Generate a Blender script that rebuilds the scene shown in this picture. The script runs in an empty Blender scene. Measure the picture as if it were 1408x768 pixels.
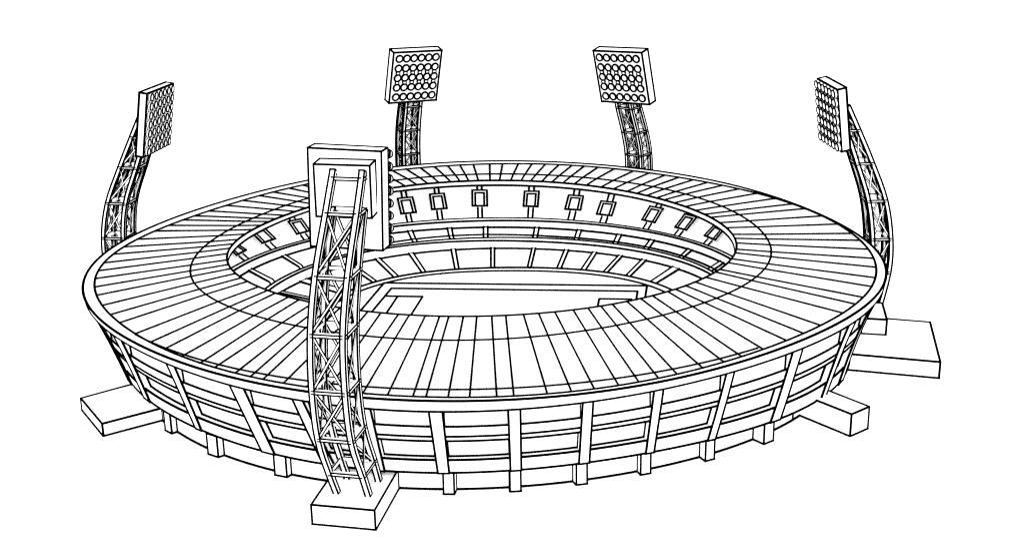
import bpy, math, random
import numpy as np
from mathutils import Vector, Matrix
DATA = {'blk_left': [[[-93.077, -57.807, 3.1], [-83.901, -72.247, 3.1], [-72.707, -64.228, 3.1], [-83.373, -49.841, 3.1]], 3.1],
 'blk_right': [[[84.409, -75.284, 5.3], [79.633, -79.076, 5.3], [68.583, -64.227, 5.3], [72.951, -59.512, 5.3]], 5.3],
 'blk_slab': [[[115.099, -20.278, 4.3], [108.933, -47.617, 4.3], [82.814, -39.567, 4.3], [88.979, -12.229, 4.3]], 4.3],
 'cam': {'fw': [0.0, 0.95106, -0.30902],
         'lens': 45.25568,
         'loc': [7.1, -333.058, 119.587],
         'r': [0.99985, -0.00539, -0.0166],
         'u': [0.01745, 0.30897, 0.95091]},
 'low': [[2.3959, 2.3646, 2.4034, 2.3722], [2.2277, 2.2017, 2.2402, 2.2061], [2.0304, 2.0044, 2.0378, 2.0098], [1.7866, 1.7622, 1.8064, 1.7791],
         [1.5591, 1.5385, 1.5554, 1.5305], [1.324, 1.3045, 1.3034, 1.2803], [1.1403, 1.1175, 1.1115, 1.0851], [0.9828, 0.9609, 0.9615, 0.933],
         [0.8395, 0.8182, 0.8249, 0.7998], [0.7082, 0.6845, 0.6845, 0.6584], [0.5265, 0.4843, 0.52, 0.4798], [2.7289, 2.6815, 2.6859, 2.6168],
         [2.9102, 2.886, 2.8674, 2.8395]],
 'mid': [[1.9835, 1.9601, 1.98, 1.958], [1.7831, 1.7607, 1.7803, 1.7601], [1.5981, 1.5761, 1.5995, 1.5768], [1.3328, 1.3098, 1.3331, 1.3101],
         [1.1126, 1.0904, 1.1121, 1.0895], [0.9045, 0.8813, 0.9061, 0.8831], [0.7296, 0.706, 0.7393, 0.7149], [0.5152, 0.4909, 0.5317, 0.5093],
         [0.3009, 0.2741, 0.3272, 0.2963], [2.6445, 2.6228, 2.6655, 2.6424], [2.8626, 2.8399, 2.9112, 2.875]],
 'panels': {'backL': {'H': 17.26,
                      'T': 3.08,
                      'W': 16.92,
                      'c': [-23.708, 84.748, 54.068],
                      'n': [0.45351, -0.85514, -0.25113],
                      'r': [0.8784, 0.47654, -0.03639],
                      'u': [0.15079, -0.20409, 0.96727]},
            'backR': {'H': 17.17,
                      'T': 3.42,
                      'W': 18.44,
                      'c': [43.957, 76.757, 53.952],
                      'n': [-0.60796, -0.76184, -0.22355],
                      'r': [0.77476, -0.63081, 0.04273],
                      'u': [-0.17357, -0.14722, 0.97375]},
            'box': {'H': 9.97,
                    'T': 4.17,
                    'W': 10.6,
                    'c': [-23.605, -99.551, 62.103],
                    'n': [-0.13858, -0.99024, -0.01482],
                    'r': [0.99029, -0.13839, -0.01346],
                    'u': [0.01128, -0.01655, 0.9998]},
            'front': {'H': 19.02,
                      'T': 3.98,
                      'W': 14.41,
                      'c': [-23.685, -95.129, 59.274],
                      'n': [-0.20201, -0.97861, 0.0388],
                      'r': [0.97894, -0.20295, -0.02194],
                      'u': [0.02935, 0.03355, 0.99901]},
            'left': {'H': 16.79,
                     'T': 2.05,
                     'W': 19.72,
                     'c': [-87.761, 8.436, 55.47],
                     'n': [0.98336, -0.09757, -0.15327],
                     'r': [0.09371, 0.99508, -0.03221],
                     'u': [0.15566, 0.01731, 0.98766]},
            'right': {'H': 15.41,
                      'T': 2.19,
                      'W': 11.07,
                      'c': [84.98, -27.64, 60.577],
                      'n': [-0.96878, -0.17958, -0.17095],
                      'r': [0.19486, -0.9778, -0.0771],
                      'u': [-0.15331, -0.108, 0.98226]}},
 'piers': [[-2.3628, -2.3369, -2.3588, -2.3365], [-2.1884, -2.1585, -2.1844, -2.1547], [-1.9996, -1.9715, -1.9956, -1.9694],
           [-1.6411, -1.6204, -1.6371, -1.6181], [-1.5121, -1.4908, -1.5121, -1.4908], [-1.3791, -1.3572, -1.382, -1.3612],
           [-1.2423, -1.2204, -1.2411, -1.2244], [-1.0922, -1.07, -1.0904, -1.074], [-0.9382, -0.9097, -0.9381, -0.9137]],
 'pillar_end': [-0.48261, -0.44261, -0.65423, -0.61923],
 'pillars': [[-2.6634, -2.6333, -2.5848, -2.5565], [-2.5462, -2.5001, -2.4597, -2.4264], [-2.2991, -2.2695, -2.2261, -2.2058],
             [-2.0961, -2.0579, -2.026, -1.9932], [-1.9384, -1.9152, -1.8811, -1.8556], [-1.7912, -1.7739, -1.7746, -1.7532],
             [-1.6619, -1.6364, -1.6499, -1.6283], [-1.5136, -1.4907, -1.5109, -1.4899], [-1.3696, -1.3483, -1.3755, -1.3542],
             [-1.2182, -1.1969, -1.2341, -1.2162], [-1.0411, -1.0195, -1.0918, -1.0733], [-0.8441, -0.8102, -0.9272, -0.8978],
             [-0.6192, -0.5825, -0.75, -0.7284]],
 'pitch': {'fi': [[-28.611, 27.969, 0.0], [43.5, 21.311, 0.0], [42.532, 14.832, 0.0], [-32.313, 7.647, 0.0]],
           'fo': [[-31.228, 33.212, 0.0], [46.737, 26.177, 0.0], [45.274, 16.62, 0.0], [-35.633, 8.558, 0.0]],
           'gl': [[-26.171, 20.494, 0.0], [-28.124, 6.39, 0.0]],
           'pl': [[-29.839, 20.955, 0.0], [-18.877, 19.837, 0.0], [-21.143, 4.511, 0.0]],
           'pr': [[41.154, 14.328, 0.0], [31.912, 15.147, -0.0], [31.132, 9.242, 0.0]]},
 'pl_front': [[[-31.756, -113.799, 4.2], [-19.452, -116.492, 4.2], [-16.421, -99.916, 4.2], [-28.726, -97.223, 4.2]], 4.2],
 'pl_right': [[[101.07, -28.934, 4.3], [95.796, -27.777, 4.3]], [[100.993, -29.545, 8.5], [102.079, -21.333, 8.5]]],
 'ribs': [[-1.0161, -1.0967], [-0.956, -1.0398], [-0.9018, -0.989], [-0.8272, -0.9231], [-0.7872, -0.8456], [-0.7303, -0.7833], [-0.6727, -0.7147],
          [-0.6027, -0.6104], [-0.0065, 0.0683], [-0.0639, 0.0009], [-0.1291, -0.0814], [-0.2147, -0.162], [-0.2644, -0.2371], [-0.3446, -0.3233],
          [-0.3972, -0.3949], [-0.4893, -0.4822], [-0.5272, -0.5374], [0.0927, 0.1647], [0.1732, 0.2561], [0.9285, 0.9982], [0.849, 0.9383], [0.7915, 0.8838],
          [0.7305, 0.8269], [0.668, 0.7691], [0.6177, 0.7097], [0.5498, 0.6418], [0.4708, 0.5656], [0.3924, 0.486], [0.3176, 0.4078], [0.2627, 0.3458],
          [1.4605, 1.4713], [1.4103, 1.424], [1.3627, 1.3775], [1.3077, 1.3296], [1.2563, 1.2838], [1.2, 1.2399], [1.1413, 1.1905], [1.0785, 1.1305],
          [0.9981, 1.0588], [1.5144, 1.5253], [1.5609, 1.5694], [1.6171, 1.6258], [1.6635, 1.6722], [1.7053, 1.7143], [1.7506, 1.7609], [1.808, 1.8105],
          [1.8625, 1.8609], [1.9172, 1.911], [1.9757, 1.9609], [2.0422, 2.0178], [2.1102, 2.0746], [2.1727, 2.133], [2.2389, 2.1909], [2.3059, 2.2542],
          [2.3538, 2.3113], [2.4165, 2.3789], [2.4878, 2.4388], [2.5567, 2.514], [2.6283, 2.5883], [2.7032, 2.6672], [2.765, 2.7325], [2.8167, 2.7849],
          [2.8798, 2.8518], [2.9484, 2.9159], [3.0183, 3.004], [3.0973, 3.0795], [-3.1234, -3.134], [-3.0632, -3.0571], [-2.9905, -2.9885], [-2.9074, -2.9215],
          [-2.8446, -2.8511], [-2.7893, -2.7818], [-2.7219, -2.6973], [-2.6602, -2.6196], [-2.6058, -2.551], [-2.523, -2.4571], [-2.4635, -2.3835],
          [-2.4173, -2.3229], [-2.3452, -2.2566], [-2.2916, -2.1939], [-2.2228, -2.1496], [-2.1776, -2.0908], [-2.1426, -2.0503], [-2.103, -2.0182],
          [-2.0303, -1.9686], [-1.9896, -1.9152], [-1.9389, -1.8679], [-1.8715, -1.8298], [-1.8306, -1.7951], [-1.7715, -1.7452], [-1.7198, -1.695],
          [-1.6861, -1.6698], [-1.6337, -1.6271], [-1.5853, -1.586], [-1.5317, -1.5342], [-1.4812, -1.5016], [-1.4171, -1.4369], [-1.3615, -1.3892],
          [-1.3017, -1.3432], [-1.2322, -1.2923], [-1.175, -1.2486], [-1.1239, -1.2043], [-1.0776, -1.1605]],
 'rings': {'BB': [91.683, -0.0807, -7.1366, -3.0066, 0.0685, -0.0588, -0.8604, -1.0291, -0.1877, -0.5317, -0.4974],
           'CB': [94.2609, 0.1587, -7.0835, -2.9095, -0.2773, -0.3326, -1.0471, -1.2447, -0.1124, -0.6619, -0.3644, -0.5565, 0.4557],
           'FB': [102.1605, 0.2882, -0.4337, -0.7641, 0.4082, 0.0386, -1.0908, 1.375, -0.2199, -0.3963, -0.5744],
           'N1': [65.0785, -0.2541, 0.7679, 1.3822, 0.2384, -0.0392, -1.2062, 0.4579, 0.2295, -0.1376, -0.1965, 0.1172, 0.018],
           'N2': [66.1437, -0.5685, -1.5855, 0.084, 0.1346, 0.1785, -0.6079, 0.2326, 0.3151, -0.0521, -0.2391, 0.1213, 0.0602],
           'RI': [99.3659, 1.06, -1.875, -0.2046, 0.902, 0.0705, -0.8904, 1.4502, 0.1684, -0.2567, -0.2987, 0.095, 0.0542, -0.294, -0.0728],
           'RM': [75.7255, -0.0858, 0.3837, -0.3785, 1.2224, 0.3531, -1.058, 0.171, 0.4387, -0.156, -0.3923, -0.0794, -0.0379],
           'RO': [102.2428, 0.2315, -0.3673, -0.6352, 0.4594, 0.007, -1.294, 1.2591, -0.1091, -0.2777, -0.5097, 0.053, -0.2138, -0.0227, -0.1508],
           'RS': [98.7362, 0.9935, -0.7979, 0.6361, 0.9977, 0.1732, -1.3974, 1.1851, 0.0961],
           'T1a': [71.7379, -0.6883, -4.217, 2.3615, 0.0371, -0.0976, 0.5647, 0.3128, 0.0891],
           'T1b': [70.0997, -0.6043, -4.4825, 2.6303, 0.0359, -0.093, 0.8191, 0.1147, 0.0652],
           'T1c': [69.4612, -0.4272, -4.652, 2.5362, -0.1855, 0.1052, 0.6299, 0.1321, 0.1068],
           'T2a': [63.9823, 1.7958, -3.1082, 1.8856, 0.3046, 0.2257, 0.671, -0.0137, 0.3813],
           'T2b': [62.6822, 1.6692, -3.7508, 2.1912, -0.095, 0.5742, 0.7165, -0.0105, 0.4651],
           'T2c': [61.7074, 2.0046, -4.1034, 2.3078, 0.2249, 0.3453, 0.6191, 0.1639, 0.3424],
           'T2r': [64.3093, 2.2355, -2.8903, 1.4962, 0.1987, 0.5786, 0.2819, 0.1329, 0.7006],
           'T3a': [50.6878, 4.0161, -3.4386, 2.2493, 0.3227, 0.5997, 0.9713, -0.1364, 0.4313],
           'T3b': [49.367, 3.8127, -3.024, 2.0259, 0.3841, 0.5706, 0.926, -0.1701, 0.5421]},
 'upper': [{'a': [[1.9404, 0.188], [1.921, 0.18], [1.9688, 0.988], [1.9468, 0.985]], 'b': [[1.9673, 0.413], [1.9026, 0.412], [1.9128, 0.812], [1.9835, 0.813]]},
           {'a': [[1.8004, 0.161], [1.7827, 0.156], [1.8196, 0.993], [1.7971, 0.989]],
            'b': [[1.8255, 0.372], [1.7641, 0.37], [1.7664, 0.766], [1.8367, 0.771]]},
           {'a': [[1.6196, 0.144], [1.6007, 0.141], [1.6229, 1.0], [1.6027, 1.002]], 'b': [[1.6416, 0.317], [1.5787, 0.326], [1.5777, 0.738], [1.6464, 0.729]]},
           {'a': [[1.399, 0.155], [1.3775, 0.158], [1.3773, 1.006], [1.3549, 1.003]],
            'b': [[1.4153, 0.357], [1.3533, 0.348], [1.3413, 0.748], [1.4082, 0.743]]},
           {'a': [[1.2055, 0.193], [1.1825, 0.2], [1.1781, 0.986], [1.1495, 0.99]], 'b': [[1.2194, 0.414], [1.155, 0.419], [1.1372, 0.776], [1.2099, 0.78]]},
           {'a': [[1.055, 0.238], [1.0316, 0.252], [1.0191, 0.987], [0.9903, 0.988]], 'b': [[1.067, 0.505], [0.9992, 0.51], [0.9791, 0.842], [1.0529, 0.84]]},
           {'a': [[0.8346, 0.351], [0.8129, 0.363], [0.7984, 0.977], [0.7728, 0.975]],
            'b': [[0.8452, 0.489], [0.7828, 0.498], [0.7626, 0.853], [0.8302, 0.837]]},
           {'a': [[0.6626, 0.446], [0.6357, 0.467], [0.6314, 0.974], [0.6056, 0.967]],
            'b': [[0.6738, 0.523], [0.6129, 0.53], [0.5936, 0.866], [0.6553, 0.863]]},
           {'a': [[0.4949, 0.582], [0.4647, 0.597], [0.4603, 0.976], [0.4328, 0.958]], 'b': [[0.5061, 0.581], [0.4456, 0.626], [0.4206, 0.887], [0.49, 0.871]]},
           {'a': [[2.4462, 0.433], [2.4233, 0.43], [2.4844, 1.009], [2.4578, 1.01]], 'b': [[2.474, 0.546], [2.4133, 0.551], [2.4295, 0.865], [2.4961, 0.871]]},
           {'a': [[2.6389, 0.56], [2.6083, 0.55], [2.6652, 0.956], [2.637, 0.97]], 'b': [[2.6581, 0.568], [2.59, 0.527], [2.6011, 0.838], [2.6735, 0.844]]},
           {'a': [[2.8021, 0.683], [2.7727, 0.672], [2.8308, 0.967], [2.8032, 0.982]],
            'b': [[2.8267, 0.735], [2.7705, 0.669], [2.7721, 0.857], [2.8379, 0.873]]}],
 'wall_joint': -0.79218,
 'z': {'BB': 0.0,
       'CB': 5.0,
       'FB': 18.6,
       'N1': 23.0,
       'N2': 21.8,
       'RI': 20.55,
       'RM': 22.3,
       'RO': 20.5,
       'RS': 21.0,
       'T1a': 11.0,
       'T1b': 10.9,
       'T1c': 8.9,
       'T2a': 6.3,
       'T2b': 6.1,
       'T2c': 3.9,
       'T2r': 6.9,
       'T3a': 0.9,
       'T3b': 0.1}}

sc = bpy.context.scene
COL = sc.collection
CAMP = Vector(DATA['cam']['loc'])
FPX = 1770.0
LINE = 1.6                      # line weight of the drawn outlines
PI = math.pi

# ------------------------------------------------------------------ materials
def white(name, base, scale, amount, through=0.0):
    m = bpy.data.materials.new(name); m.use_nodes = True
    nt = m.node_tree; nt.nodes.clear()
    out = nt.nodes.new('ShaderNodeOutputMaterial'); bs = nt.nodes.new('ShaderNodeBsdfDiffuse')
    tc = nt.nodes.new('ShaderNodeTexCoord'); nz = nt.nodes.new('ShaderNodeTexNoise'); mp = nt.nodes.new('ShaderNodeMapRange')
    cb = nt.nodes.new('ShaderNodeCombineColor')
    nz.inputs['Scale'].default_value = scale; nz.inputs['Detail'].default_value = 3
    mp.inputs['To Min'].default_value = base - amount; mp.inputs['To Max'].default_value = base + amount
    L = nt.links.new
    L(tc.outputs['Object'], nz.inputs['Vector']); L(nz.outputs['Fac'], mp.inputs['Value'])
    for k in ('Red', 'Green', 'Blue'): L(mp.outputs['Result'], cb.inputs[k])
    L(cb.outputs['Color'], bs.inputs['Color']); L(bs.outputs['BSDF'], out.inputs['Surface'])
    if through:                                  # translucency added so daylight brightens the stands under the roof
        tr = nt.nodes.new('ShaderNodeBsdfTranslucent'); mx = nt.nodes.new('ShaderNodeMixShader')
        mx.inputs['Fac'].default_value = through
        L(cb.outputs['Color'], tr.inputs['Color']); L(bs.outputs['BSDF'], mx.inputs[1]); L(tr.outputs['BSDF'], mx.inputs[2])
        L(mx.outputs['Shader'], out.inputs['Surface'])
    return m
def black(name):
    m = bpy.data.materials.new(name); m.use_nodes = True
    nt = m.node_tree; nt.nodes.clear()
    out = nt.nodes.new('ShaderNodeOutputMaterial'); bs = nt.nodes.new('ShaderNodeBsdfDiffuse')
    bs.inputs['Color'].default_value = (0.0, 0.0, 0.0, 1)
    nt.links.new(bs.outputs['BSDF'], out.inputs['Surface'])
    return m
INK = black('black_ink_line')
M_CONC = white('white_concrete', .93, .3, .01)
M_ROOF = white('white_roof_translucent', .96, .15, .01, .6)
M_STEEL = white('white_steel', .94, .8, .01)
M_GROUND = white('white_ground', .92, .02, .01)
M_PITCH = white('white_pitch', .92, .05, .01)
M_LAMP = white('white_lamp_glass', .94, 1.5, .01)

# ------------------------------------------------------------------ mesh builder
def lr(p, k=1.0):
    return k * LINE * (Vector(p) - CAMP).length / FPX
class MB:
    def __init__(s): s.v = []; s.f = []; s.m = []
    def face(s, pts, mi=0):
        b = len(s.v); s.v += [tuple(p) for p in pts]; s.f.append(tuple(range(b, b + len(pts)))); s.m.append(mi)
    def grid(s, rows, mi=0, closed=False):
        b = len(s.v); n = len(rows[0])
        for r in rows: s.v += [tuple(p) for p in r]
        for i in range(len(rows) - 1):
            for j in range(n if closed else n - 1):
                k = (j + 1) % n
                s.f.append((b + i * n + j, b + i * n + k, b + (i + 1) * n + k, b + (i + 1) * n + j)); s.m.append(mi)
    def tube(s, pts, k=1.0, closed=False, lift=0.0, sides=6):
        P = [Vector(p) for p in pts]
        if closed is False and len(P) < 2: return
        n = len(P); b = len(s.v); prev = None
        for i in range(n):
            if closed: t = P[(i + 1) % n] - P[i - 1]
            else: t = P[min(i + 1, n - 1)] - P[max(i - 1, 0)]
            if t.length < 1e-9: t = Vector((0, 0, 1))
            t.normalize()
            if prev is None:
                a = Vector((0, 0, 1)) if abs(t.z) < .95 else Vector((1, 0, 0))
            else: a = prev
            u = (a - t * a.dot(t))
            if u.length < 1e-6: u = t.orthogonal()
            u.normalize(); w = t.cross(u); prev = u
            r = lr(P[i], k); c = P[i] + Vector((0, 0, lift * r))
            if not closed and i == 0: c = c - t * r * .6
            if not closed and i == n - 1: c = c + t * r * .6
            for q in range(sides):
                an = 2 * PI * (q + .5) / sides
                s.v.append(tuple(c + u * r * math.cos(an) + w * r * math.sin(an)))
        for i in range(n if closed else n - 1):
            i2 = (i + 1) % n
            for q in range(sides):
                q2 = (q + 1) % sides
                s.f.append((b + i * sides + q, b + i * sides + q2, b + i2 * sides + q2, b + i2 * sides + q)); s.m.append(1)
        if not closed:
            s.f.append(tuple(b + q for q in range(sides))[::-1]); s.m.append(1)
            e = b + (n - 1) * sides
            s.f.append(tuple(e + q for q in range(sides))); s.m.append(1)
    def prism(s, bot, top, k=1.0, edges=True, caps=True):
        """closed prism between two polygons with the same number of corners"""
        n = len(bot)
        if caps: s.face(bot[::-1]); s.face(top)
        for i in range(n):
            j = (i + 1) % n; s.face([bot[i], bot[j], top[j], top[i]])
            if edges:
                s.tube([bot[i], bot[j]], k * 1.1, lift=.5 if abs(bot[i].z) < .2 and abs(bot[j].z) < .2 else 0); s.tube([top[i], top[j]], k); s.tube([bot[i], top[i]], k)
    def bar(s, a, b, side, w, h, k=1.0, edges=True, two=False, outer=False):
        """square bar from a to b; `side` is roughly the direction of its width w"""
        a = Vector(a); b = Vector(b); t = (b - a).normalized(); side = Vector(side)
        x = (side - t * side.dot(t)).normalized(); y = t.cross(x)
        q = [x * sx * w / 2 + y * sy * h / 2 for sx, sy in ((-1, -1), (1, -1), (1, 1), (-1, 1))]
        A = [a + c for c in q]; B = [b + c for c in q]
        s.face(A[::-1]); s.face(B)
        for i in range(4):
            j = (i + 1) % 4; s.face([A[i], A[j], B[j], B[i]])
            if edges and not two and not outer: s.tube([A[i], B[i]], k)
        if outer:
            for c_ in (1, 2): s.tube([A[c_], B[c_]], k)
        elif two:
            for sy in (-1, 1): s.tube([a + y * sy * h / 2, b + y * sy * h / 2], k)
    def build(s, name, mat, parent=None, **props):
        me = bpy.data.meshes.new(name)
        me.from_pydata(s.v, [], s.f)
        me.materials.append(mat); me.materials.append(INK)
        me.polygons.foreach_set('material_index', s.m)
        me.update()
        o = bpy.data.objects.new(name, me); COL.objects.link(o)
        if parent is not None:
            o.parent = parent
            o.matrix_parent_inverse = Matrix.Translation(-parent_loc(parent))
        for k, v in props.items(): o[k] = v
        return o
def parent_loc(p):
    l = Vector((0, 0, 0))
    while p is not None:
        if p.type == 'EMPTY': l += p.location
        p = p.parent
    return l
def thing(name, loc, label, category, group=None):
    o = bpy.data.objects.new(name, None); COL.objects.link(o); o.location = loc
    o.empty_display_size = 2
    o['label'] = label; o['category'] = category
    if group: o['group'] = group
    return o

# ------------------------------------------------------------------ ring curves of the bowl
def rad(k, th):
    q = DATA['rings'][k]; r = q[0]
    for i in range(1, (len(q) - 1) // 2 + 1):
        r += q[2 * i - 1] * math.cos(i * th) + q[2 * i] * math.sin(i * th)
    return r
ZR = DATA['z']
def rad_eff(k, th):
    return max(rad('T2r', th), rad('T2a', th) + .5) if k == 'T2r' else rad(k, th)
def pol(r, th, z): return Vector((r * math.cos(th), r * math.sin(th), z))
def ring(k, n=260, dr=0.0, dz=0.0, a=-PI, b=PI):
    if b - a > 6.28: ths = [a + (b - a) * i / n for i in range(n)]
    else: ths = [a + (b - a) * i / n for i in range(n + 1)]
    return [pol(rad_eff(k, t) + dr, t, ZR[k] + dz) for t in ths]
def deg(a): return math.radians(a)
def lerp(a, b, t): return a + (b - a) * t

# ------------------------------------------------------------------ the setting
g = MB()
rr = [0, 60, 140, 400, 1500, 6000]
g.grid([[pol(max(r, .01), 2 * PI * i / 48, 0) for i in range(48)] for r in rr], closed=True)
g.build('ground', M_GROUND, kind='structure')

pt = DATA['pitch']
def ext(a, b, L):
    a = Vector(a); b = Vector(b); d = (b - a); d.z = 0; d.normalize(); return a + d * L
fo, fi = pt['fo'], pt['fi']
oNL, oNR = ext(fo[0], fo[3], 66), ext(fo[1], fo[2], 60)
iNL, iNR = ext(fi[0], fi[3], 58), ext(fi[1], fi[2], 52)
up = lambda p, z=.004: Vector((p[0], p[1], z))
b = MB(); b.face([up(oNL), up(oNR), up(fo[1]), up(fo[0])])
b.build('pitch', M_PITCH, kind='structure')
b = MB()
def gl(pts, closed=False):
    pts = [up(p, .03) for p in pts]
    if closed: pts = pts + [pts[0]]
    for p, q in zip(pts, pts[1:]): b.tube([p, q], 1.0, lift=.4)
gl([oNL, oNR, fo[1], fo[0]], True); gl([iNL, iNR, fi[1], fi[0]], True)
pl, gg, pr = pt['pl'], pt['gl'], pt['pr']
L = (Vector(pl[2]) - Vector(pl[1])).length
pn = ext(pl[1], pl[2], 34); pl4 = pn - (Vector(pl[1]) - Vector(pl[0])) * 1.05
gl([pl[0], pl[1], pn, pl4])
gl([gg[0], ext(gg[0], gg[1], 34)])
gl([pr[0], pr[1], ext(pr[1], pr[2], 30), ext(pr[1], pr[2], 30) + (Vector(pr[0]) - Vector(pr[1]))])
b.build('pitch_markings', M_PITCH, kind='structure')

# ------------------------------------------------------------------ stadium
ST = thing('stadium', (0, 0, 0), 'round white stadium with ribbed ring roof, leaning pillared facade and open centre above the pitch', 'stadium')

# rim and fascia
r = MB()
RO, RI, FB = ring('RO'), ring('RI'), ring('FB')
r.grid([ring('RI', dr=-.6, dz=-.7), RI, RO, FB, ring('FB', dr=-1.2)], closed=True)
r.tube(RO, 1.2, closed=True); r.tube(RI, closed=True, lift=.35); r.tube(FB, closed=True)
r.build('rim', M_CONC, ST)

# roof
def zrs(th): return ZR['RI'] + .25 * (rad('RI', th) - rad('RS', th))
def roof_z(rr_, th):
    ks = [(rad('RI', th), ZR['RI']), (rad('RM', th), ZR['RM']), (rad('N1', th), ZR['N1'])]
    for (r0, z0), (r1, z1) in zip(ks, ks[1:]):
        if rr_ >= r1 - .001: return z0 + (z1 - z0) * (rr_ - r0) / (r1 - r0)
    return ks[-1][1]
b = MB()
b.grid([ring('RI', dr=-.02), ring('RM'), ring('N1'), ring('N2'), ring('RI', dr=-3, dz=-1.6), ring('RI', dr=-.6, dz=-.8)], closed=True)
b.tube(ring('RM'), .9, closed=True, lift=.45)
for ti, to in DATA['ribs']:
    A = pol(rad('N1', ti), ti, 0); B = pol(rad('RI', to), to, 0); pts = []
    for i in range(11):
        p = A.lerp(B, i / 10); th = math.atan2(p.y, p.x); p.z = roof_z(math.hypot(p.x, p.y), th); pts.append(p)
    b.tube(pts, .88, lift=.45)
rs = []
for i in range(91):
    th = deg(-140.5 + (140.5 - 53.2) * i / 90); q = rad('RS', th); rs.append(pol(q, th, roof_z(q, th)))
b.tube(rs, .88, lift=.45)
b.build('roof', M_ROOF, ST)
b = MB()
b.grid([ring('N1', dr=-.06, dz=.02), ring('N2', dr=-.06)], closed=True)
b.tube(ring('N1', dz=.02), closed=True, lift=.3); b.tube(ring('N2'), closed=True)
b.build('roof_edge', M_CONC, ST)

# facade
def fac(tt, tb, t, inset=0.0):
    th = lerp(tt, tb, t)
    return pol(lerp(rad('FB', th) - .5, rad('CB', th), t) - inset, th, lerp(ZR['FB'], ZR['CB'], t))
PIL = list(DATA['pillars'])
PIL.append(DATA['pillar_end'])
T1, T2, T3, T4, T5 = .254, .412, .484, .748, .793
NS = 10
for i in range(len(PIL) - 1):
    tl, bl = PIL[i][1], PIL[i][3]; tr, br = PIL[i + 1][0], PIL[i + 1][2]
    P = lambda s, t, d=0.0: fac(lerp(tl, tr, s), lerp(bl, br, s), t, d)
    row = lambda t, d=0.0: [P(s / NS, t, d) for s in range(NS + 1)]
    m = MB()
    m.grid([row(T1), row(T2), row(T3)]); m.grid([row(T5), row(.9), row(1)])
    m.tube(row(T2), 1.12); m.tube(row(T3), 1.12); m.tube(row(T5), 1.12)
    bay = m.build('facade_bay', M_CONC, ST)
    d1 = 1.6; w = MB()
    w.grid([row(0, d1), row(T1, .55), row(T1)]); w.tube(row(T1))
    for s in (0, 1):
        w.face([P(s, 0), P(s, 0, d1), P(s, T1, .55), P(s, T1)])
        w.tube([P(s, 0, d1 - .15), P(s, T1, .4)], 1.0)
    w.build('window', M_CONC, bay)
    d2 = 1.6; w = MB()
    zin = lerp(ZR['FB'], ZR['CB'], T5)
    def low(s):
        p = P(s, T5, d2); return p
    bot = [low(s / NS) for s in range(NS + 1)]
    w.grid([row(T3), row(T3, d2), bot, row(T5)]); w.tube([P(s / NS, T5 - .005, d2 - .15) for s in range(NS + 1)], 1.0, lift=.3)
    for s in (0, 1):
        w.face([P(s, T3), P(s, T3, d2), low(s), P(s, T5)])
        w.tube([P(s, T3, d2 - .2), P(s, T5, d2 - .2)], 1.1)
    w.build('window', M_CONC, bay)
for ip, p in enumerate(PIL):
    m = MB(); n = 6
    F = lambda e, t, d: fac(p[e], p[e + 2], t, d)
    rows = [[F(0, t / n, .6), F(0, t / n, -.3), F(1, t / n, -.3), F(1, t / n, .6)] for t in range(n + 1)]
    m.grid(rows); m.face(rows[0][::-1]); m.face(rows[-1])
    for e in (0, 1): m.tube([F(e, t / n, -.3) for t in range(n + 1)], 1.2 if ip == 0 else 1.1)
    m.tube([F(0, 1, -.3), F(1, 1, -.3)])
    m.build('pillar', M_CONC, ST)
m = MB()                                                       # plain rear of the facade
tl, bl = PIL[-1][1], PIL[-1][3]; tr, br = PIL[0][0] + 2 * PI, PIL[0][2] + 2 * PI
m.grid([[fac(lerp(tl, tr, s / 90), lerp(bl, br, s / 90), t / 4) for s in range(91)] for t in range(5)])
m.build('rear_wall', M_CONC, ST)
m = MB()
CB = ring('CB')
m.grid([CB, ring('BB', dr=-.4, dz=ZR['CB'])], closed=True)
m.grid([ring('CB', dr=.02), ring('CB', dr=-.5, dz=.4)], closed=True)
m.tube(CB, 1.15, closed=True)
m.build('facade_sill', M_CONC, ST)
# base wall and its piers
m = MB()
BB = ring('BB')
m.grid([ring('BB', dr=-1.2), BB, ring('BB', dz=ZR['CB'] - .02)], closed=True)
m.tube(ring('BB', dz=.15, dr=.05), 1.25, closed=True)
th = DATA['wall_joint']
m.tube([pol(rad('BB', th) + .05, th, .1), pol(rad('BB', th) + .05, th, ZR['CB'])])
m.build('base_wall', M_CONC, ST)
for a0, a1, b0, b1 in DATA['piers']:
    m = MB()
    rf = min(rad('CB', a0), rad('CB', a1)) - .25; rb = max(rad('BB', b0), rad('BB', b1)) + .08
    rf = max(rf, rb + 1.4)
    base = [pol(rf, a0, .05), pol(rf, a1, .05), pol(rb, b1, .05), pol(rb, b0, .05)]
    top = [Vector((p.x, p.y, ZR['CB'] - .03)) for p in base]
    m.prism(base, top, .95)
    m.build('base_pier', M_CONC, ST)

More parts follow.
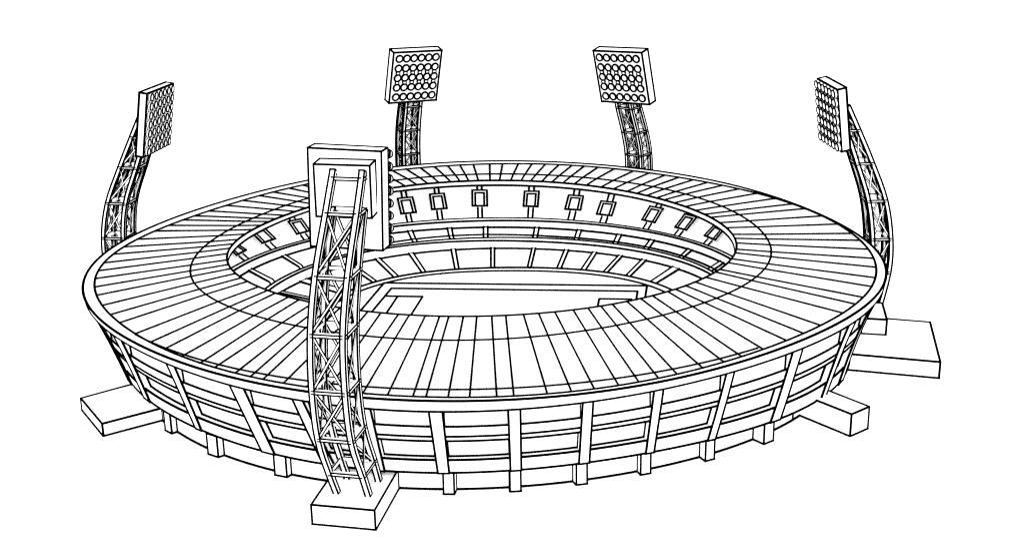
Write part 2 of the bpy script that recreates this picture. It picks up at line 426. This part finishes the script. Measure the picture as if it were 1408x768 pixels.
# upper stand
def U_r(th): return rad('T1a', th) + 16.5
ZU = 20.5 - 1.2
def ust(th, t, h=0.0):
    return pol(lerp(U_r(th), rad('T1a', th), t), th, lerp(ZU, ZR['T1a'], t) + h)
N = 260
ths = [-PI + 2 * PI * i / N for i in range(N)]
m = MB()
m.grid([[ust(t, 0, -1) for t in ths], [ust(t, 0) for t in ths], ring('T1a')], closed=True)
upst = m.build('upper_stand', M_CONC, ST)
for u in DATA['upper']:
    if any(x is None for x in u['a'] + u['b']): continue
    (a, b_, c, d) = u['a']
    # run the aisle further up under the roof
    e0 = (a[0] + (a[0] - c[0]) * .35, max(a[1] - .3, .02)); e1 = (b_[0] + (b_[0] - d[0]) * .35, max(b_[1] - .3, .02))
    Lf = [ust(lerp(e0[0], c[0], i / 6), lerp(e0[1], .995, i / 6), .12) for i in range(7)]
    Rt = [ust(lerp(e1[0], d[0], i / 6), lerp(e1[1], .995, i / 6), .12) for i in range(7)]
    dn = Vector((0, 0, -.3))
    m = MB(); m.grid([[p + dn for p in Lf], Lf, Rt, [p + dn for p in Rt]]); m.tube(Lf, .95); m.tube(Rt, .95)
    m.build('stair_aisle', M_CONC, upst)
    q = [Vector((x[0], x[1], 0)) for x in u['b']]
    H = .8
    E = lambda sx, sy: (q[0].lerp(q[1], sx)).lerp(q[3].lerp(q[2], sx), sy)
    def Q(sx, sy, h): e = E(sx, sy); return ust(e.x, e.y, h)
    out = [(0, 0), (1, 0), (1, 1), (0, 1)]; inn = [(.2, .17), (.8, .17), (.8, 1), (.2, 1)]
    m = MB()
    for i in range(3):
        s0, s1 = [(3, 0), (0, 1), (1, 2)][i]
        m.face([Q(*out[s0], H), Q(*out[s1], H), Q(*inn[s1], H), Q(*inn[s0], H)])
        m.face([Q(*inn[s0], H), Q(*inn[s1], H), Q(*inn[s1], .74), Q(*inn[s0], .74)])
    for i in range(4):
        j = (i + 1) % 4; m.face([Q(*out[i], -.3), Q(*out[j], -.3), Q(*out[j], H), Q(*out[i], H)]); m.tube([Q(*out[i], H), Q(*out[j], H)], .95)
    m.face([Q(*c_, .74) for c_ in inn])
    for s0, s1 in ((3, 0), (0, 1), (1, 2)): m.tube([Q(*inn[s0], H), Q(*inn[s1], H)], .9)
    m.build('vomitory', M_CONC, upst)
m = MB()
T1a, T1b, T1c = ring('T1a', dz=.02), ring('T1b'), ring('T1c')
m.grid([ring('T1a', dr=.1, dz=-1), T1a, T1b, T1c, ring('T1c', dr=2)], closed=True)
m.tube(T1a, closed=True, k=.95); m.tube(T1b, closed=True, k=.95); m.tube(T1c, closed=True)
m.build('upper_parapet', M_CONC, ST)
# middle stand
m = MB()
m.grid([ring('T1c', dr=.3, dz=-.1), ring('T2r'), ring('T2a')], closed=True)
m.tube(ring('T2r', n=120, a=deg(12), b=deg(121)), .95, lift=.3)
mid = m.build('middle_stand', M_CONC, ST)
def surf_z(keys, p):
    th = math.atan2(p.y, p.x); q = math.hypot(p.x, p.y)
    ks = [(rad_eff(k, th), ZR[k]) for k in keys]
    for (r0, z0), (r1, z1) in zip(ks, ks[1:]):
        if q >= r1: return lerp(z0, z1, min(max((q - r0) / min(r1 - r0, -1e-4), 0), 1))
    return ks[-1][1]
def strip(keys, v, name, par):
    ka, kb = keys[0], keys[-1]
    def edge(t0, t1):
        A = pol(rad(ka, t0) - .02, t0, 0); B = pol(rad(kb, t1) + .02, t1, 0); pts = []
        for i in range(13):
            p = A.lerp(B, i / 12); p.z = surf_z(keys, p) + .22; pts.append(p)
        return pts
    l, r_ = edge(v[0], v[2]), edge(v[1], v[3])
    dn = Vector((0, 0, -.5))
    m = MB(); m.grid([[p + dn for p in l], l, r_, [p + dn for p in r_]]); m.tube(l, .95); m.tube(r_, .95)
    m.build(name, M_CONC, par)
for v in DATA['mid']: strip(('T1c', 'T2r', 'T2a'), v, 'stair_aisle', mid)
m = MB()
m.grid([ring('T2a', dr=.1, dz=-1), ring('T2a', dz=.02), ring('T2b'), ring('T2c'), ring('T2c', dr=2)], closed=True)
m.tube(ring('T2a'), closed=True, k=.95, lift=.3); m.tube(ring('T2b'), closed=True, k=.95); m.tube(ring('T2c'), closed=True)
m.build('middle_parapet', M_CONC, ST)
# lower stand
m = MB()
m.grid([ring('T2c', dr=.3, dz=-.1), ring('T3a')], closed=True)
low_ = m.build('lower_stand', M_CONC, ST)
for v in DATA['low']: strip(('T2c', 'T3a'), v, 'stair_aisle', low_)
m = MB()
m.grid([ring('T3a', dz=.02), ring('T3b', dz=.0), ring('T3b', dz=-.1)], closed=True)
m.tube(ring('T3a'), closed=True, k=.95, lift=.3); m.tube(ring('T3b', dz=.05), closed=True, k=.95)
m.build('pitch_wall', M_CONC, ST)

# ------------------------------------------------------------------ annex blocks
def block(name, pts, h, label, cat):
    top = [Vector(p) for p in pts]; bot = [Vector((p.x, p.y, 0.0)) for p in top]
    c = sum(bot, Vector()) / len(bot)
    t = thing(name, c, label, cat)
    m = MB(); m.prism(bot, top); m.build('body', M_CONC, t)
    return t
p, h = DATA['blk_left']; block('annex_block', p, h, 'low flat-topped white slab sticking out from under the stadium facade beside the leftmost visible pillars', 'annex')
p, h = DATA['blk_slab']; block('annex_block', p, h, 'largest flat white slab, on the ground under the rightmost floodlight tower', 'annex')
p, h = DATA['blk_right']
block('annex_block', p, h, 'narrow boxy white block at the stadium base, just in front of the largest slab', 'annex')

# ------------------------------------------------------------------ floodlight towers
def tower(key, theta, phi, prof, hw, plinth_z, label, lamps, panel, scale_y=None, box=None, open_levels=(), xs=True, rho_m=105, near=False, cut=0):
    th, ph = deg(theta), deg(phi)
    e = Vector((math.cos(ph), math.sin(ph), 0)); tg = Vector((-math.sin(ph), math.cos(ph), 0))
    C = Vector((math.cos(th), math.sin(th), 0)) * rho_m
    bend = Vector((math.cos(th), math.sin(th), 0))
    rho_c = lambda i: prof[i][1] - prof[i][2] / 2
    ctr = lambda rho, off, z: C + bend * (rho - rho_m) + tg * off + Vector((0, 0, z))
    loc = lambda i, rad_, off: C + bend * (rho_c(i) - rho_m) + e * rad_ + tg * off + Vector((0, 0, prof[i][0]))
    base = ctr(prof[0][1] - prof[0][2] / 2, 0, plinth_z)
    t = thing('floodlight_tower', base, label, 'floodlight tower', 'floodlight towers around the stadium')
    LS = 1.0
    pos = {}
    for i, (z, rho, dep, w) in enumerate(prof):
        for a in (0, 1):
            for s in (-1, 1):
                pos[i, a, s] = loc(i, (dep / 2 - LS / 2) * (1 - 2 * a), s * (w / 2 - LS / 2))
    n = len(prof)
    for a in (0, 1):
        for s in (-1, 1):
            m = MB(); pts = [pos[i, a, s] for i in range(n)]
            if a == 1 and cut: pts = pts[:-cut]
            fine = []
            for i in range(len(pts) - 1):
                p0, p1, p2, p3 = pts[max(i - 1, 0)], pts[i], pts[i + 1], pts[min(i + 2, len(pts) - 1)]
                for q in range(4):
                    x = q / 4
                    fine.append(.5 * ((2 * p1) + (p2 - p0) * x + (2 * p0 - 5 * p1 + 4 * p2 - p3) * x * x + (3 * p1 - p0 - 3 * p2 + p3) * x ** 3))
            pts = fine + [pts[-1]]
            rows = []
            for i, p in enumerate(pts):
                tt = (pts[min(i + 1, len(pts) - 1)] - pts[max(i - 1, 0)]).normalized()
                y = tg.cross(tt).normalized(); L2 = LS / 2
                rows.append([p + tg * sx * L2 + y * sy * L2 for sx, sy in ((-1, -1), (1, -1), (1, 1), (-1, 1))])
            m.grid(rows, closed=True); m.face(rows[0][::-1]); m.face(rows[-1])
            kx = .9 if near else .82
            for c in range(4): m.tube([rw[c] for rw in rows], kx)
            m.tube(rows[0], kx, closed=True); m.tube(rows[-1], kx, closed=True)
            m.build('leg', M_STEEL, t)
    kk = .72 if near else .42
    dg = .42 if near else .36
    for i in range(n):
        if i == 0 or (i == n - 1 and not box): continue
        if box and i == n - 1: continue
        m = MB()
        c = [pos[i, 0, -1], pos[i, 0, 1], pos[i, 1, 1], pos[i, 1, -1]]
        for q in range(4):
            A, B = c[q], c[(q + 1) % 4]; d = (B - A).normalized()
            o = Vector((0, 0, 0))
            nrm = d.cross(Vector((0, 0, 1)))
            m.bar(A, B, nrm, LS * 1.06 if q < 2 or not near else .5, .55, kk if near else .62, outer=q < 2 or not near, two=q > 1 and near)
        m.build('crossbar', M_STEEL, t)
    for i in range(n - 1):
        m = MB(); any_ = False
        for q, (f0, f1) in enumerate((((0, -1), (0, 1)), ((0, 1), (1, 1)), ((1, 1), (1, -1)), ((1, -1), (0, -1)))):
            if (i, q) in open_levels or (i, -1) in open_levels: continue
            any_ = True
            A0, A1 = pos[(i,) + f0], pos[(i,) + f1]; B0, B1 = pos[(i + 1,) + f0], pos[(i + 1,) + f1]
            nrm = (A1 - A0).cross(B0 - A0).normalized()
            m.bar(A0 + nrm * .18, B1 + nrm * .18, nrm, .2, dg, kk, two=True)
            m.bar(A1 - nrm * .18, B0 - nrm * .18, nrm, .2, dg, kk, two=True)
        if any_: m.build('cross_brace', M_STEEL, t)
    # panel
    P = dict(DATA['panels'][key]); c = Vector(P['c']); f = 1.0
    if scale_y is not None:
        f = (scale_y - CAMP.y) / (c.y - CAMP.y); c = CAMP + (c - CAMP) * f
    W, H, T = P['W'] * f, P['H'] * f, P['T'] * f
    nn, rt, u = Vector(P['n']), Vector(P['r']), Vector(P['u'])
    def slab(c, W, H, T, nm):
        m = MB()
        cr = lambda sn: [c + rt * sx * W / 2 + u * sy * H / 2 + nn * sn * T / 2 for sx, sy in ((-1, -1), (1, -1), (1, 1), (-1, 1))]
        m.prism(cr(-1), cr(1)); return m.build(nm, M_STEEL, t)
    pan = slab(c, W, H, T, 'light_panel')
    if box:
        Pb = DATA['panels'][box]; nb, rb, ub = Vector(Pb['n']), Vector(Pb['r']), Vector(Pb['u']); cb = Vector(Pb['c'])
        m = MB(); T2_ = Pb['T']
        cr = lambda sn: [cb + rb * sx * Pb['W'] / 2 + ub * sy * Pb['H'] / 2 + nb * sn * T2_ / 2 for sx, sy in ((-1, -1), (1, -1), (1, 1), (-1, 1))]
        m.prism(cr(-1), cr(1)); m.build('back_box', M_STEEL, t)
    else:
        m = MB()
        for s in (-1, 1):
            for i in (n - 1,):
                A = pos[i, 1, s]; B = c - nn * T / 2 + (A - c) - nn * (A - c).dot(nn)
                m.bar(A, B, u, .6, .6, kk)
        m.build('bracket', M_STEEL, t)
    # lamps
    face = -nn if box else nn
    rows, cols, R, hgt, smallrows, mx, my = lamps
    def lamp_mesh(R, hgt):
        m = MB(); S = 20
        ax = face; X = rt; Y = u
        circ = lambda r_, h_: [X * r_ * math.cos(2 * PI * i / S) + Y * r_ * math.sin(2 * PI * i / S) + ax * h_ for i in range(S)]
        return m, circ, S
    lay = []
    for i in range(rows):
        for j in range(cols):
            lay.append((lerp(-1, 1, j / (cols - 1)) * mx, lerp(1, -1, i / (rows - 1)) * my, R))
    for (fy, rs_) in smallrows:
        for j in range(cols):
            lay.append((lerp(-1, 1, (j + .0) / (cols - 1)) * mx, fy * my, rs_))
    protos = {}
    fc = c + face * (T / 2)
    for x, y, R_ in lay:
        at = fc + rt * x * W / 2 + u * y * H / 2
        if R_ not in protos:
            m, circ, S = lamp_mesh(R_, hgt)
            v0 = len(m.v)
            prof_ = [(R_, -.02), (R_, hgt * .45), (R_ * .86, hgt * .8), (R_ * .5, hgt * .97)]
            if not box: prof_ = [(R_, -.02), (R_, hgt), (R_ * .96, hgt)]
            m.grid([circ(a_, b_) for a_, b_ in prof_], closed=True); m.face(circ(prof_[-1][0], prof_[-1][1]))
            # line radius must use the real place
            k0 = lr(at) / lr((0, 0, 0))
            m.tube(circ(R_, hgt if not box else .03), k0 * (.6 if box or R_ < .7 else .9 if rows != 7 else .7), closed=True, sides=5)
            if not box: m.tube(circ(R_, .0), k0 * .4, closed=True, sides=5)
            if box:
                arc = [u * R_ * math.cos(a_) + face * max(hgt * math.sin(a_), 0) for a_ in [PI * i / 12 for i in range(13)]]
                m.tube(arc, k0 * .9, sides=5)
                arc = [rt * R_ * math.cos(a_) + face * max(hgt * math.sin(a_), 0) for a_ in [PI * i / 12 for i in range(13)]]
            o = m.build('lamp', M_LAMP, pan); protos[R_] = o
            o.matrix_parent_inverse = Matrix.Identity(4); o.location = at
        else:
            o = protos[R_].copy(); COL.objects.link(o); o.parent = pan
            o.matrix_parent_inverse = Matrix.Identity(4); o.location = at
    return t

def fix(o): return o
front = [(4.2, 112.8, 7.3, 7.45), (9.8, 115.8, 7.5, 7.6), (19.0, 120.4, 7.7, 7.4), (29.0, 121.8, 7.5, 7.3), (39.6, 120.9, 7.6, 7.1), (49.2, 116.9, 6.8, 7.1), (59.1, 109.9, 5.0, 6.9), (64.8, 105.9, 4.2, 6.7), (66.1, 105.1, 4.2, 6.6)]
tower('front', -102.5, -102.5, front, 3.6, 4.2, 'nearest floodlight tower, its panel seen from behind with a box on its back', (8, 6, .8, .9, (), 1.03, .88), 'front', box='box', open_levels={(0, -1), (1, 0), (1, 2), (1, 3), (6, -1), (7, -1)}, near=True, cut=2)
right = [(0.0, 107.4, 5.2, 7.2), (11.9, 109.6, 5.8, 7.1), (21.3, 109.5, 5.9, 7.0), (31.9, 107.4, 5.6, 6.8), (42.1, 103.2, 5.0, 6.6), (51.0, 99.0, 4.2, 6.4), (57.5, 95.8, 3.6, 6.2)]
tower('right', 1, 1, right, 3.2, 0, 'rightmost floodlight tower, rising behind the right end of the stadium', (7, 6, 1.0, .9, (), .86, .86), 'right', scale_y=1, cut=1)
left = [(0.0, 108.0, 7.0, 7.2), (10.0, 110.2, 7.0, 7.1), (20.0, 110.2, 7.0, 7.0), (30.2, 107.8, 6.4, 6.8), (40.5, 102.9, 5.8, 6.6), (49.0, 98.5, 5.0, 6.4), (54.5, 95.6, 4.2, 6.2)]
tower('left', 169, 169, left, 3.2, 0, 'leftmost floodlight tower, rising behind the left end of the stadium', (7, 6, 1.0, .7, (), .80, .86), 'left', scale_y=19, cut=1)
bl = [(0.0, 110.0, 6.8, 6.6), (14.5, 112.5, 6.6, 6.6), (24.0, 112.5, 6.4, 6.5), (32.8, 110.0, 6.2, 6.4), (41.8, 104.2, 5.8, 6.2), (49.0, 98.8, 5.0, 6.0), (54.0, 95.0, 4.4, 6.0)]
SM = ((.25, .62), (-.25, .62))
tower('backL', 105, 116, bl, 3.1, 0, 'floodlight tower behind the far rim, left one of the two facing the viewer', (5, 6, 1.1, .35, SM, .76, .76), 'backL')
br = [(0.0, 107.0, 6.8, 6.6), (15.5, 109.5, 6.6, 6.6), (25.0, 109.0, 6.4, 6.5), (33.3, 105.5, 6.2, 6.4), (42.3, 100.0, 5.8, 6.2), (49.0, 96.2, 5.0, 6.0), (54.0, 94.0, 4.4, 6.0)]
tower('backR', 61.5, 52, br, 3.1, 0, 'floodlight tower behind the far rim, right one of the two facing the viewer', (5, 6, 1.1, .35, SM, .76, .76), 'backR')

p, h = DATA['pl_front']
t = block('tower_plinth', p, h, 'square white concrete plinth carrying the legs of the nearest floodlight tower', 'plinth')
pz = 8.5
t = thing('tower_plinth', (98.5, -21, 0), 'small white raised block on the largest slab, at the foot of the rightmost floodlight tower', 'plinth')
bot = [Vector(p) for p in ((95.2, -27.8, 0), (101.1, -29.1, 0), (103.4, -16.8, 0), (96.5, -15.2, 0))]
m = MB(); m.prism(bot, [v + Vector((0, 0, pz)) for v in bot])
m.tube([bot[0] + Vector((0, 0, 4.32)), bot[1] + Vector((0, 0, 4.32))], lift=.3)
m.build('body', M_CONC, t)

# ------------------------------------------------------------------ camera, sky, light
cd = bpy.data.cameras.new('camera'); cam = bpy.data.objects.new('camera', cd); COL.objects.link(cam)
cd.sensor_width = 36; cd.lens = DATA['cam']['lens']; cd.clip_start = 1; cd.clip_end = 10000
r_, u_, f_ = (Vector(DATA['cam'][k]) for k in ('r', 'u', 'fw'))
M = Matrix(((r_.x, u_.x, -f_.x, CAMP.x), (r_.y, u_.y, -f_.y, CAMP.y), (r_.z, u_.z, -f_.z, CAMP.z), (0, 0, 0, 1)))
cam.matrix_world = M
sc.camera = cam
w = bpy.data.worlds.new('World'); sc.world = w; w.use_nodes = True
bg = w.node_tree.nodes['Background']; bg.inputs['Color'].default_value = (1, 1, 1, 1); bg.inputs['Strength'].default_value = 1.0
sl = bpy.data.lights.new('sun', 'SUN'); sl.energy = 0.8; sl.angle = deg(10)
so = bpy.data.objects.new('sun', sl); COL.objects.link(so)
so.rotation_euler = (deg(77), 0, deg(2))
sc.view_settings.view_transform = 'Standard'; sc.view_settings.look = 'None'
sc.view_settings.exposure = 1.0; sc.view_settings.gamma = 1.0
sc.cycles.max_bounces = 16; sc.cycles.diffuse_bounces = 16; sc.cycles.transmission_bounces = 16
sc.cycles.use_denoising = False
sc.cycles.filter_width = 1.2
